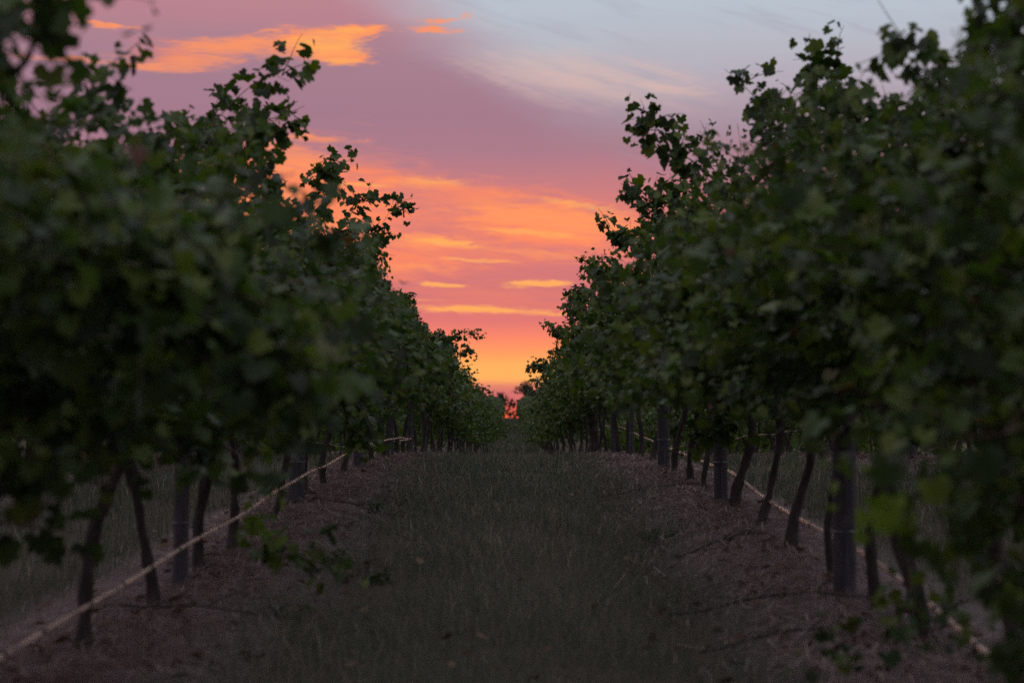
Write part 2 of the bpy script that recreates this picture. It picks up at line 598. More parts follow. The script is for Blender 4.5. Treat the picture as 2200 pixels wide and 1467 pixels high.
HI = [(0, 1.0), (11, .86), (20, .90), (30, .72), (40, .88), (52, .95), (64, .84), (78, .70), (92, .84), (108, .86), (128, .76), (150, .66), (180, .14)]
MID = [(0, 1.0), (28, .70), (50, .95), (78, .68), (108, .88), (148, .68), (180, .12)]
LOW = [(0, 1.0), (60, .75), (130, .75)]
SH_HI = [leaf_shape(HI, s, 0) for s in range(6)]
SH_MID = [leaf_shape(MID, s + 10, 0) for s in range(6)]
SH_LOW = [leaf_shape(LOW, s + 20, 0) for s in range(4)]
FAR2 = [(np.array([[0, -.3, 0], [.45, .3, .12], [0, .95, -.1], [-.45, .3, .1]]), np.array([[0, 1, 2], [0, 2, 3]]))]


def frames(pos, nrm, tip):
    nrm = norm(nrm)
    tip = norm(tip - nrm * np.sum(tip * nrm, -1, keepdims=True))
    side = np.cross(tip, nrm)
    return np.stack([side, tip, nrm], -1)       # columns = local x,y,z


def leaves_mesh(name, pos, Rm, size, shapes, mat, shade, rs):
    vs, fs, sh, n = [], [], [], 0
    pick = rs.integers(0, len(shapes), len(pos))
    for k, (sv, sf) in enumerate(shapes):
        m_ = pick == k
        if not m_.any():
            continue
        P = pos[m_][:, None, :] + size[m_][:, None, None] * np.einsum('nij,vj->nvi', Rm[m_], sv)
        c_ = m_.sum()
        vs.append(P.reshape(-1, 3))
        fs.append((sf[None] + (np.arange(c_) * len(sv))[:, None, None] + n).reshape(-1, 3))
        sh.append(np.repeat(shade[m_], len(sf)))
        n += c_ * len(sv)
    return tris_mesh(name, np.concatenate(vs), np.concatenate(fs), mat, np.concatenate(sh))


def grow_shoot(start, d0, length, droop, wig, rs, step=0.06):
    n = max(4, int(length / step))
    p = np.array(start, float)
    d = norm(np.array(d0, float))
    out = [p.copy()]
    for i in range(n):
        d = norm(d + rs.normal(0, wig, 3) + np.array([0, 0, -droop * (0.3 + i / n)]))
        p = p + d * step
        out.append(p.copy())
    return np.array(out)


def spline(pts, step=0.06):
    pts = np.asarray(pts, float)
    seg = np.linalg.norm(np.diff(pts, axis=0), axis=1)
    s = np.concatenate([[0], np.cumsum(seg)])
    n = max(4, int(s[-1] / step))
    u = np.linspace(0, s[-1], n)
    o = np.stack([np.interp(u, s, pts[:, k]) for k in range(3)], -1)
    for _ in range(3):
        o[1:-1] = (o[:-2] + 2 * o[1:-1] + o[2:]) / 4
    return o


def leaves_on(path, rs, per=1.0, size=0.12, taper=True, outward=None, spread=1.0):
    """leaf positions, frames and sizes along a shoot"""
    n = len(path)
    tan = norm(np.gradient(path, axis=0))
    idx, pos, nr, tp, sz = [], [], [], [], []
    cnt = max(2, int(n * per))
    ts = np.sort(rs.random(cnt) * 0.97 + 0.03) * (n - 1)
    i0 = np.clip(ts.astype(int), 0, n - 2)
    P = path[i0] + (path[i0 + 1] - path[i0]) * (ts - i0)[:, None]
    T = tan[i0]
    rnd = norm(rs.normal(0, 1, (cnt, 3)))
    side = norm(np.cross(T, rnd))
    pet = 0.035 + 0.045 * rs.random(cnt)
    pos = P + side * pet[:, None] * spread
    o = np.zeros(3) if outward is None else np.asarray(outward, float)
    nrm = norm(side * 0.55 + np.array([0, 0, 0.75]) + o * 0.45 + rs.normal(0, 0.62, (cnt, 3)))
    tip = norm(side * 0.9 + np.array([0, 0, -0.75]) + rs.normal(0, 0.4, (cnt, 3)))
    s = size * (0.55 + 0.9 * rs.random(cnt) ** 1.3)
    if taper:
        s = s * np.interp(ts / (n - 1), [0, 0.6, 0.9, 1.0], [1, 0.95, 0.75, 0.5])
    return pos, frames(pos, nrm, tip), s


# one mesh per leaf shape shared by all single leaves
LEAF_ME = [tris_mesh('leaf', v, f, MAT['leaf'], np.full(len(f), 0.0)) for v, f in SH_HI]


YOUNG_ME = [tris_mesh('leaf', v, f, MAT['young_leaf'], np.full(len(f), 0.0)) for v, f in SH_HI]


def canes_mesh(name, paths, rs, thick=0.0045):
    P = Poly()
    for p_ in paths:
        pp = p_[::2] if len(p_) > 8 else p_
        r_ = np.linspace(thick, thick * 0.35, len(pp))
        v, q = tube(pp, r_, 3)
        P.add(v, q)
    return P.mesh(name, MAT['cane'])


def vine_shoots(X0, d0, rs, n, H=1.05, top=2.85, inw=1.0, length=1.0, halflen=0.85, low_min=None):
    """free shoots off the cordon of a vine standing at (X0, d0); inw scales how far it sprawls towards the aisle"""
    s = -np.sign(X0)             # towards the aisle
    g = float(gz(X0, d0))
    res = []
    spurs = d0 + np.linspace(-halflen, halflen, 6) + rs.normal(0, 0.07, 6)
    for i in range(n):
        yy = float(rs.choice(spurs)) + rs.normal(0, 0.07)
        st = (X0 + rs.normal(0, 0.07), yy, float(gz_long(yy)) + H + rs.normal(0, 0.08))
        u = rs.random()
        if u < 0.42:             # upright
            th = rs.normal(0.1 * inw, 0.28)
            ln = rs.uniform(0.9, 1.0) * (top - H) * rs.uniform(0.7, 1.12)
            dr = rs.uniform(0.0, 0.02)
        elif u < 0.86:           # arching out towards the aisle or away
            th = rs.uniform(0.45, 1.25) * (1 if rs.random() < 0.6 else -1)
            ln = rs.uniform(0.8, 1.6) * length
            dr = rs.uniform(0.05, 0.12)
        else:                    # hanging
            th = rs.uniform(1.2, 1.8) * (1 if rs.random() < 0.6 else -1)
            ln = rs.uniform(0.5, 1.0) * length
            dr = rs.uniform(0.09, 0.16)
        dvec = (math.sin(th) * s * (inw if th > 0 else 1), rs.normal(0, 0.25), max(-0.2, math.cos(th)))
        p_ = grow_shoot(st, dvec, ln, dr, 0.09, rs)
        gg = gz(p_[:, 0], p_[:, 1]) + (low_min if low_min is not None else (rs.uniform(0.70, 0.90) if X0 < 0 else rs.uniform(0.78, 1.0)))
        low = p_[:, 2] < gg
        if low.any():
            k = int(np.argmax(low))
            p_ = p_[:max(k, 4)]
        res.append(p_)
    return res


def trunk_mesh(base, top, rs, r=0.038, sides=12, kink=0.055, name='trunk', flare=1.6):
    n = 18
    r = r * 0.62
    u = np.linspace(0, 1, n)
    b, t_ = np.array(base, float), np.array(top, float)
    b = b - np.array([0, 0, 0.06])
    path = b + (t_ - b) * u[:, None]
    ph = rs.random(3) * 6
    path[:, 0] += kink * (np.sin(u * 4.6 + ph[0]) - math.sin(ph[0])) * u ** 0.3 + 0.014 * np.sin(u * 12 + ph[1]) * u ** 0.5
    path[:, 1] += kink * np.sin(u * 3.6 + ph[1]) * u
    rad = r * (1 + (flare - 1) * np.exp(-u * 9) + 0.22 * np.sin(u * 13 + ph[2]) * rs.random() + 0.12 * rs.normal(0, 1, n) + 0.35 * np.exp(-((u - 1) / 0.12) ** 2))
    v, q = tube(path, rad, sides, rough=0.5, seed=int(rs.integers(1e6)))
    P = Poly()
    P.add(v, q)
    return P, path[-1]


def add_arms(root, top, X0, d0, rs, origin, r=0.024):
    for sgn in (-1, 1):
        yy = np.linspace(0, 0.72, 8) * sgn
        path = np.stack([top[0] + (X0 - top[0]) * np.linspace(0, 1, 8) + 0.03 * np.sin(yy * 7 + rs.random() * 5),
                         top[1] + yy,
                         top[2] + 0.08 * np.sin(np.linspace(0, 1.5, 8)) + 0.02 * rs.normal(0, 1, 8)], -1) - origin
        v, q = tube(path, np.linspace(r, r * 0.5, 8), 7, rough=0.3, seed=int(rs.integers(1e6)))
        P = Poly()
        P.add(v, q)
        link('arm', P.mesh('arm', MAT['bark']), root)


def build_vine(X0, d0, lean_top, rs, nshoots, extra=(), n_single=0, label=None, group=None, r=0.038, inw=1.0,
               top=2.85, per=1.25, size=0.118, length=1.0, base_x=None):
    bx = base_x if base_x is not None else X0
    bz = float(gz(bx, d0))
    origin = np.array([bx, d0, bz])
    root = empty('grapevine', origin)
    tag(root, label, 'grapevine', group)
    H = 1.05
    P, tp = trunk_mesh((0, 0, 0), (lean_top, rs.normal(0, 0.05), H - 0.05), rs, r)
    link('trunk', P.mesh('trunk', MAT['bark']), root)
    add_arms(root, tp + origin, X0, d0, rs, origin)
    raw = vine_shoots(X0, d0, rs, nshoots, H, top, inw, length)
    shoots = []
    for p_ in raw:
        io = in_open(p_)
        if io.any():
            p_ = p_[:int(np.argmax(io))]
        if len(p_) >= 4:
            shoots.append(p_)
    pos, Rm, sz = [], [], []
    s = -np.sign(X0)
    for p_ in shoots:
        a, b, c_ = leaves_on(p_, rs, per, size, outward=(s * 0.5, -0.6, 0))
        pos.append(a); Rm.append(b); sz.append(c_)
    npos = sum(len(a) for a in pos)
    young = []
    for ex in extra:
        pts, w, per_e, sz_e = ex[:4]
        p_ = spline(pts)
        nb = 1 + int(w > 0)
        shoots.append(p_)
        a, b, c_ = leaves_on(p_, rs, per_e * 2.2, sz_e * 0.82, outward=(s * 0.3, -0.8, 0))
        if len(ex) > 4:
            c_ = c_ * 1.15
            young.extend(range(sum(map(len, pos)) + int(len(a) * ex[4]), sum(map(len, pos)) + len(a)))
        pos.append(a); Rm.append(b); sz.append(c_)
        # side shoots that give the cane some body
        for k in range(int(len(p_) * w)):
            j = rs.integers(0, max(1, len(p_) - 2))
            q_ = grow_shoot(p_[j], rs.normal(0, 1, 3) + np.array([0, 0, 0.2]), rs.uniform(0.1, 0.34), 0.08, 0.12, rs)
            shoots.append(q_)
            a, b, c_ = leaves_on(q_, rs, per_e * 1.5, sz_e * 0.76, outward=(s * 0.3, -0.8, 0))
            pos.append(a); Rm.append(b); sz.append(c_)
    pos, Rm, sz = np.concatenate(pos), np.concatenate(Rm), np.concatenate(sz)
    keep = pos[:, 2] > gz(pos[:, 0], pos[:, 1]) + 0.10
    idx0 = np.arange(len(pos))
    pos, Rm, sz, idx0 = pos[keep], Rm[keep], sz[keep], idx0[keep]
    # exposed leaves: those that stand nearest the aisle, nearest the viewer or on the free shoots
    expo = s * (pos[:, 0] - X0) * 1.0 + 0.35 * (d0 - pos[:, 1]) + 0.35 * (pos[:, 2] - bz - 1.4) + 0.9 * (idx0 >= npos)
    expo += rs.normal(0, 0.05, len(pos))
    isy = np.isin(idx0, young)
    expo[isy] += 50
    order = np.argsort(-expo)
    single, rest = order[:n_single], order[n_single:]
    if len(rest):
        me_ = leaves_mesh('foliage', pos[rest] - origin, Rm[rest], sz[rest], SH_MID if d0 < 16 else SH_LOW, MAT['leaf'], rs.random(len(rest)), rs)
        tag(link('foliage', me_, root), kind='stuff')
    for k in single:
        o = bpy.data.objects.new('leaf', (YOUNG_ME if isy[k] else LEAF_ME)[int(rs.integers(len(LEAF_ME)))])
        if isy[k]:
            o['label'] = 'bright yellow-green young leaf'
        mw = np.eye(4)
        mw[:3, :3] = Rm[k] * sz[k]
        mw[:3, 3] = pos[k] - origin
        C.objects.link(o)
        o.parent = root
        from mathutils import Matrix
        o.matrix_basis = Matrix(mw.tolist())
    P2 = canes_mesh('cane', [p_ - origin for p_ in shoots], rs)
    tag(link('cane', P2, root), kind='stuff')
    return root


# how far the crowns reach: the outline of the open sky between the rows, in photograph pixels
OPEN = np.array([(175, -600), (175, 90), (60, 104), (120, 122), (220, 130), (270, 150), (275, 195), (215, 235), (200, 345), (228, 335),
                 (290, 262), (340, 240), (420, 215), (460, 205), (500, 218), (560, 228), (625, 265), (645, 300), (610, 330),
                 (560, 345), (600, 400), (605, 530), (640, 430), (690, 455), (700, 500), (745, 480), (785, 460), (812, 505),
                 (830, 560), (832, 605), (870, 645), (898, 662), (908, 700), (950, 735), (985, 762), (992, 810), (1012, 850),
                 (1050, 846), (1084, 868), (1086, 930), (1114, 930), (1118, 850), (1135, 825), (1150, 800), (1182, 745),
                 (1207, 700), (1212, 650), (1242, 600), (1254, 560), (1292, 540), (1335, 512), (1400, 478), (1370, 440), (1400, 425),
                 (1460, 440), (1482, 385), (1502, 360), (1484, 290), (1492, 242), (1560, 232), (1600, 205), (1650, 192),
                 (1700, 200), (1735, 175), (1780, 142), (1830, 142), (1862, 190), (1905, 212), (1950, 200), (1975, 150), (1990, 100),
                 (2040, 100), (2085, 60), (2112, 20), (2116, -600)], float)


def in_open(P):
    X_ = VX + F * P[:, 0] / np.maximum(P[:, 1], 0.5)
    Y_ = VY - F * (P[:, 2] - CAMZ) / np.maximum(P[:, 1], 0.5)
    ins = np.zeros(len(P), bool)
    j = len(OPEN) - 1
    for i in range(len(OPEN)):
        xi, yi = OPEN[i]
        xj, yj = OPEN[j]
        if yi != yj:
            ins ^= ((yi > Y_) != (yj > Y_)) & (X_ < (xj - xi) * (Y_ - yi) / (yj - yi) + xi)
        j = i
    return ins


# free shoots traced from the picture: (distance, [(px, py), ...], side-shoot density, leaves per node, leaf size)
FREE = {
    'R': [
        (13.6, [(1600, 430), (1530, 380), (1470, 330), (1420, 285), (1385, 240), (1372, 190)], 0.5, 1.3, .115),
        (13.6, [(1470, 340), (1420, 310), (1375, 290)], 0.35, 1.3, .11),
        (12.0, [(1700, 330), (1660, 250), (1610, 185), (1560, 145)], 0.45, 1.2, .115),
        (10.9, [(1770, 330), (1745, 220), (1750, 130), (1732, 78)], 0.55, 1.3, .125),
        (11.1, [(1880, 320), (1850, 210), (1800, 140), (1770, 90)], 0.6, 1.3, .125),
        (10.4, [(1950, 320), (1920, 240), (1900, 180)], 0.5, 1.3, .125),
        (7.6, [(2060, 220), (1990, 130), (1930, 60), (1890, -10)], 0.5, 1.3, .115),
        (7.6, [(2040, 260), (1970, 170), (1920, 150)], 0.4, 1.2, .115),
        (6.2, [(2180, 220), (2150, 100), (2110, -30)], 0.6, 1.4, .12),
        (6.2, [(2300, 200), (2240, 80), (2190, 20)], 0.5, 1.2, .12),
        (16.2, [(1540, 480), (1470, 450), (1390, 430), (1330, 400)], 0.8, 1.4, .12),
        (16.2, [(1500, 420), (1450, 400), (1440, 370)], 0.5, 1.4, .12),
        (18.6, [(1440, 520), (1390, 490), (1370, 475)], 0.6, 1.4, .12),
        (20.4, [(1400, 540), (1340, 510), (1288, 468)], 0.7, 1.5, .12),
        (24.5, [(1330, 600), (1280, 575), (1232, 560)], 0.8, 1.5, .12),
        (27.5, [(1300, 650), (1250, 625), (1212, 632)], 0.8, 1.5, .12),
        (30.5, [(1280, 690), (1240, 670), (1205, 650)], 0.8, 1.5, .12),
        (36.0, [(1240, 740), (1200, 715), (1172, 690)], 0.8, 1.5, .12),
        (44.0, [(1200, 810), (1160, 780), (1130, 795)], 1.0, 1.6, .12),
        # low hanging ones
        (4.5, [(2160, 930), (2050, 930), (1940, 975), (1860, 1030), (1815, 1080), (1808, 1130)], 0.6, 2.0, .085, 0.6),
        (5.2, [(2200, 1080), (2080, 1060), (1960, 1080), (1880, 1110)], 0.35, 1.4, .12),
        (6.6, [(2080, 1330), (1960, 1360), (1860, 1375), (1740, 1350)], 0.7, 1.2, .105),
        (4.6, [(2320, 1200), (2210, 1240), (2150, 1320), (2120, 1450)], 1.2, 1.5, .12),
        (5.4, [(2290, 900), (2190, 1050), (2130, 1200), (2110, 1300)], 1.1, 1.5, .12),
        (15.0, [(1600, 880), (1530, 920), (1480, 950), (1450, 985)], 0.6, 1.5, .12),
        (12.4, [(1760, 760), (1680, 820), (1620, 850)], 0.8, 1.4, .12),
        (9.2, [(1990, 820), (1900, 860), (1830, 850)], 0.8, 1.4, .12),
    ],
    'L': [
        (11.4, [(420, 330), (470, 240), (530, 185), (572, 150), (612, 148), (632, 190)], 0.2, 1.2, .12),
        (12.4, [(430, 330), (450, 240), (478, 180)], 0.5, 1.3, .115),
        (12.4, [(500, 330), (560, 240), (610, 260), (640, 300)], 0.7, 1.4, .12),
        (12.4, [(520, 380), (580, 370), (600, 410)], 0.7, 1.4, .12),
        (10.2, [(300, 380), (330, 300), (400, 240)], 0.7, 1.4, .12),
        (9.0, [(250, 400), (270, 260), (300, 210)], 0.6, 1.3, .115),
        (7.8, [(20, 330), (110, 230), (200, 150), (262, 150), (280, 190)], 0.5, 1.3, .12),
        (7.8, [(60, 300), (60, 180), (30, 130)], 0.6, 1.3, .12),
        (7.0, [(130, 320), (200, 240), (240, 220)], 0.6, 1.3, .12),
        (4.6, [(-120, 90), (0, 30), (90, 40), (150, 20), (165, -30)], 0.7, 1.5, .12),
        (4.6, [(40, -90), (160, -40), (250, -12), (330, -2)], 0.5, 1.3, .11),
        (16.3, [(640, 560), (680, 470), (700, 400), (730, 350), (765, 332)], 0.45, 1.4, .12),
        (14.2, [(560, 520), (590, 440), (600, 400)], 0.6, 1.4, .12),
        (16.3, [(600, 560), (620, 470), (640, 430)], 0.6, 1.4, .12),
        (20.6, [(740, 590), (800, 520), (830, 460), (862, 425)], 0.6, 1.5, .12),
        (20.6, [(740, 560), (745, 470), (770, 430), (810, 430)], 0.5, 1.5, .12),
        (33.0, [(840, 690), (870, 640), (893, 640)], 0.9, 1.6, .12),
        (37.5, [(925, 760), (965, 725), (1005, 716), (1042, 718)], 0.35, 1.5, .115),
        (37.5, [(930, 720), (980, 745), (1024, 768)], 0.6, 1.6, .12),
        (37.5, [(930, 760), (945, 710)], 1.0, 1.6, .12),
        # the dark mass that reaches into the aisle and the low hanging shoots
        (4.8, [(250, 560), (380, 600), (500, 700), (620, 790), (715, 850)], 0.9, 1.7, .12, 0.85),
        (4.7, [(100, 620), (300, 680), (450, 780), (600, 880)], 0.9, 1.6, .12),
        (4.7, [(100, 500), (280, 520), (400, 580), (440, 700)], 0.9, 1.6, .12),
        (5.2, [(50, 780), (200, 850), (310, 930), (310, 990)], 0.9, 1.5, .12, 0.8),
        (5.2, [(0, 800), (80, 900), (110, 1050), (60, 1180)], 0.9, 1.5, .12),
        (7.2, [(380, 880), (500, 960), (580, 1040), (600, 1090), (570, 1150)], 0.5, 1.5, .11, 0.75),
        (7.8, [(560, 1130), (620, 1165), (700, 1185), (760, 1190)], 0.6, 1.4, .10),
        (6.0, [(0, 1120), (150, 1150), (200, 1140), (250, 1150)], 0.5, 1.4, .11),
        (14.0, [(700, 860), (770, 900), (800, 945), (795, 980)], 0.6, 1.5, .12),
        (10.5, [(600, 820), (650, 880), (650, 930)], 0.8, 1.5, .12),
    ],
}

LEFT = [  # distance, lean of the trunk top, radius
    (4.7, 0, .04), (6.2, 0.05, .04), (7.7, 0.10, .042), (9.2, -0.05, .040), (10.6, -0.06, .042),
    (11.7, -0.06, .036), (13.6, 0.20, .036), (15.9, 0.10, .050), (17.4, 0.05, .040), (19.6, 0.0, .045), (21.6, 0.05, .04),
    (23.6, -0.04, .04), (25.6, 0.03, .04), (27.2, 0.02, .06), (28.8, 0.0, .045), (30.6, 0.05, .045), (32.4, -0.05, .04),
    (34.3, 0.03, .04), (36.6, 0.0, .045), (38.6, 0.0, .04), (41.0, 0.0, .04), (43.5, 0.0, .04)]
RIGHT = [
    (4.9, 0, .04), (6.4, -0.03, .045), (7.9, -0.09, .045), (8.95, 0.05, .040), (10.15, -0.05, .036),
    (11.75, 0.05, .044), (13.3, 0.22, .036), (14.75, 0.09, .050), (16.9, -0.05, .036), (18.1, 0.05, .045), (20.0, 0.12, .045),
    (23.3, 0.20, .045), (25.2, 0.12, .045), (27.6, 0.02, .05), (29.8, 0.0, .045), (32.0, 0.05, .045), (34.2, -0.05, .045),
    (36.6, 0.03, .05), (39.6, 0.0, .16), (42.0, 0.0, .04), (44.5, 0.0, .04)]

ORD = ['first', 'second', 'third', 'fourth', 'fifth', 'sixth', 'seventh', 'eighth', 'ninth', 'tenth', 'eleventh', 'twelfth',
       'thirteenth', 'fourteenth', 'fifteenth', 'sixteenth', 'seventeenth', 'eighteenth', 'nineteenth', 'twentieth']
SPECIAL = {
    ('L', 2): 'grapevine on the left whose dark trunk base stands lowest in the photo behind the pipe',
    ('L', 3): 'grapevine with a straight trunk just left of the nearest left post',
    ('L', 4): 'grapevine whose thick trunk stands just right of the nearest left post',
    ('L', 5): 'grapevine whose trunk top shows a bronze leafy sprig alone against the mauve sky',
    ('L', 6): 'grapevine on the left with a slanting trunk half hidden by a low green shoot',
    ('L', 8): 'grapevine on the left with a wispy upright shoot against the orange cloud',
    ('R', 2): 'grapevine with a thick leaning trunk nearest the lower right corner',
    ('R', 3): 'grapevine whose short dark trunk stands just right of the broad grey right-hand post',
    ('R', 4): 'grapevine with a slender black trunk just left of the broad grey right-hand post',
    ('R', 5): 'grapevine with a wavy trunk second to the left of the broad grey post',
    ('R', 6): 'grapevine on the right with a strongly slanting trunk in front of the glinting pipe',
    ('R', 7): 'grapevine with a thick trunk beside the second right-hand post and a shoot over the sky',
    ('R', 11): 'grapevine on the right with a small slanting trunk right of the thin grey posts',
    ('R', 18): 'distant grapevine on the right with a very stout flared trunk',
    ('L', 0): 'blurred grapevine at the left edge whose shoot hangs across the top left corner',
    ('L', 1): 'blurred grapevine on the left whose leafy shoots reach furthest into the aisle',
    ('R', 0): 'blurred grapevine at the right edge with a bright green shoot before the grey post',
    ('R', 1): 'grapevine at the upper right corner with dark shoots rising out of the photo',
}




def nearest(lst, d):
    return int(np.argmin([abs(a[0] - d) for a in lst]))


for side, lst, X0 in (('L', LEFT, -1.65), ('R', RIGHT, 1.65)):
    ex = {i: [] for i in range(len(lst))}
    for d_, pts, w, per_e, se, *yg in FREE[side]:
        pts3 = [at(a, b, d_) for a, b in pts]
        ex[nearest(lst, d_)].append((pts3, w, per_e, se * (0.8 if d_ < 8 else 1), *yg))
    for i, (d_, lean, r_) in enumerate(lst):
        near = d_ < 15
        rs = np.random.default_rng(100 + i + (50 if side == 'R' else 0))
        sw = 'left' if side == 'L' else 'right'
        lab = SPECIAL.get((side, i))
        if lab is None:
            k = i - 2
            lab = 'grapevine with a dark trunk, %s trunk from the front in the %s row' % (ORD[k], sw)
        ns = 300 if 4.5 < d_ < 15 else (200 if d_ < 22 and d_ > 4 else (110 if d_ < 30 else 50))
        inw = (0.85 if d_ < 9 else (1.0 if d_ < 14 else 1.25)) if side == 'L' else float(np.interp(d_, [5, 8, 12, 18], [0.45, 0.6, 1.0, 1.25]))
        if side == 'R':
            tp = 0.22 + np.interp(d_, [3, 6.4, 9, 10.2, 13.3, 14.8, 20, 25, 32, 40], [2.1, 2.2, 2.35, 2.55, 2.65, 2.55, 2.4, 2.4, 2.5, 2.65])
        else:
            tp = 0.22 + np.interp(d_, [3, 6.2, 7.7, 9.2, 10.6, 12, 13.6, 16, 20, 40], [1.8, 1.95, 2.1, 2.3, 2.45, 2.5, 2.3, 2.25, 2.25, 2.45])
        build_vine(X0, d_, lean, rs, 62 if d_ < 22 else 48, ex[i], ns, lab, None, r_, inw, float(tp),
                   3.3 if d_ < 22 else 2.5, 0.073 if d_ < 22 else 0.085)

# ------------------------------------------------------------------ vines further off: six built, the rest copied
def variant(seed, X=1.65, low=0.62):
    rs = np.random.default_rng(seed)
    H = 1.05
    P, tp = trunk_mesh((0, 0, 0), (rs.normal(0, 0.07), 0, H - 0.05), rs, 0.042, 7)
    tm = P.mesh('trunk', MAT['bark'])
    shoots = vine_shoots(X, 0.0, rs, 46, H, 2.75, 1.1 if low > .3 else 0.7, 1.15 if low > .3 else 0.9, low_min=low)
    hang = rs.integers(6, 12)
    off = np.array([X, 0, float(gz(X, 0.0))])
    pos, Rm, sz = [], [], []
    for p_ in shoots:
        a, b, c_ = leaves_on(p_, rs, 1.6, 0.105, outward=(-0.5, -0.6, 0))
        pos.append(a); Rm.append(b); sz.append(c_)
    pos, Rm, sz = np.concatenate(pos), np.concatenate(Rm), np.concatenate(sz)
    fm = leaves_mesh('foliage', pos - off, Rm, sz, SH_LOW, MAT['leaf'], rs.random(len(pos)), rs)
    return tm, fm


VAR = [variant(700 + i) for i in range(6)]
VAR_LOW = [variant(720 + i, low=0.12) for i in range(6)]


def far_vine(X, d_, rs, label, group):
    pool = VAR_LOW if (abs(X) < 3 and d_ > 44) or (abs(X) > 3 and d_ > 40) else VAR
    tm, fm = pool[int(rs.integers(len(pool)))]
    root = empty('grapevine', (X, d_, float(gz(X, d_))))
    if X < 0:
        root.rotation_euler = (0, 0, math.pi)
    root.rotation_euler.z += rs.normal(0, 0.04)
    root.scale = (rs.uniform(.95, 1.15), 1.0, rs.uniform(0.92, 1.1))
    tag(root, label, 'grapevine', group)
    link('trunk', tm, root)
    tag(link('foliage', fm, root), kind='stuff')
    return root


rs = np.random.default_rng(5)
for X, lab in ((-1.65, 'small distant grapevine in the left row beyond the grassy crest'),
               (1.65, 'small distant grapevine in the right row beyond the grassy crest')):
    d_ = 46.0
    while d_ < 112:
        far_vine(X * np.interp(d_, [50, 75], [1, 1.04]) + rs.normal(0, 0.06), d_, rs, lab, 'grapevines beyond the crest of the ' + ('left' if X < 0 else 'right') + ' row')
        d_ += rs.uniform(1.6, 2.0)
for X, d0, d1, lab in ((-4.85, 14.5, 62, 'grapevine of the next row seen between the trunks of the left row'),
                       (4.85, 14.5, 62, 'grapevine of the next row seen between the trunks of the right row'),
                       (-8.0, 24, 62, 'grapevine of the row furthest left, glimpsed under the near canopy'),
                       (8.0, 24, 62, 'grapevine of the row furthest right, glimpsed under the near canopy')):
    d_ = d0
    while d_ < d1:
        far_vine(X + rs.normal(0, 0.05), d_, rs, lab, lab.split(',')[0].replace('grapevine', 'grapevines') + ' ')
        d_ += rs.uniform(1.55, 1.85)

for X, d_, k_, lab in ((-1.02, 92, 1.12, 'taller bushy pale green vine just left of the gap at the horizon'),
                       (-1.10, 84, 1.0, 'bushy green vine left of the gap, just nearer than the tallest one')):
    o = far_vine(X, d_, rs, lab, None)
    o.scale = (k_, k_, k_)

# the rows run on to the far rise: one mass
pos, Rm, sz = [], [], []
for X in (-1.65, 1.65, -4.85, 4.85, -8.0, 8.0, -11.2, 11.2, -14.4, 14.4):
    d_ = 113.0 if abs(X) < 2 else 64.0
    while d_ < 300:
        n_ = 240 if abs(X) < 2 else 120
        th = rs.uniform(0, 2 * np.pi, n_)
        rr = np.sqrt(rs.uniform(0.3, 1, n_))
        hgt = rs.uniform(2.3, 2.9)
        x_ = X * (1.12 if abs(X) < 2 else 1) + np.cos(th) * rr * (0.95 if abs(X) < 2 else 0.8)
        z_ = hgt / 2 + 0.15 + np.sin(th) * rr * hgt / 2
        y_ = d_ + rs.uniform(-0.9, 0.9, n_)
        z_ = z_ + gz_long(y_)
        pos.append(np.stack([x_, y_, z_], -1))
        sz.append(rs.uniform(0.16, 0.26, n_))
        nr = np.stack([np.cos(th), np.full(n_, -0.5), np.sin(th) + 0.3], -1) + rs.normal(0, 0.4, (n_, 3))
        tpv = rs.normal(0, 0.6, (n_, 3)) + np.array([0, 0, -0.8])
        Rm.append(frames(None, nr, tpv))
        d_ += 1.8
pos, Rm, sz = np.concatenate(pos), np.concatenate(Rm), np.concatenate(sz)
me = leaves_mesh('distant_vineyard', pos, Rm, sz, FAR2, MAT['leaf'], rs.random(len(pos)), rs)
tag(link('distant_vineyard', me), 'far rows of green vines merging into one mass towards the horizon', 'vineyard', None, 'stuff')


# ------------------------------------------------------------------ posts
def post(X, d_, w, h, lab, seed, group=None):
    g = float(gz(X, d_))
    root = empty('trellis_post', (X, d_, g))
    tag(root, lab, 'post', group)
    rs_ = np.random.default_rng(seed)
    P = Poly()
    n = 12
    z = np.linspace(-0.1, h, n)
    path = np.stack([0.006 * np.sin(z * 2 + seed), 0.006 * np.cos(z * 3), z], -1)
    v, q = tube(path, np.linspace(w, w * 0.94, n), 14, rough=0.05, seed=seed)
    P.add(v, q)
    c_ = len(v)
    cap = np.vstack([v[-14:], [[0, 0, h + 0.008]]])
    P.add(cap, np.stack([np.arange(14), (np.arange(14) + 1) % 14, np.full(14, 14)], -1))
    link('post_shaft', P.mesh('post_shaft', MAT['post']), root)
    for zz in (0.32, 1.02, 1.55):
        if zz < h:
            Q = Poly()
            th = np.linspace(0, 2 * np.pi, 17)
            ring = np.stack([(w + 0.004) * np.cos(th), (w + 0.004) * np.sin(th), np.full(17, zz)], -1)
            v, q = tube(ring, 0.003, 4)
            Q.add(v, q)
            link('wire_tie', Q.mesh('wire_tie', MAT['wire']), root)
    return root


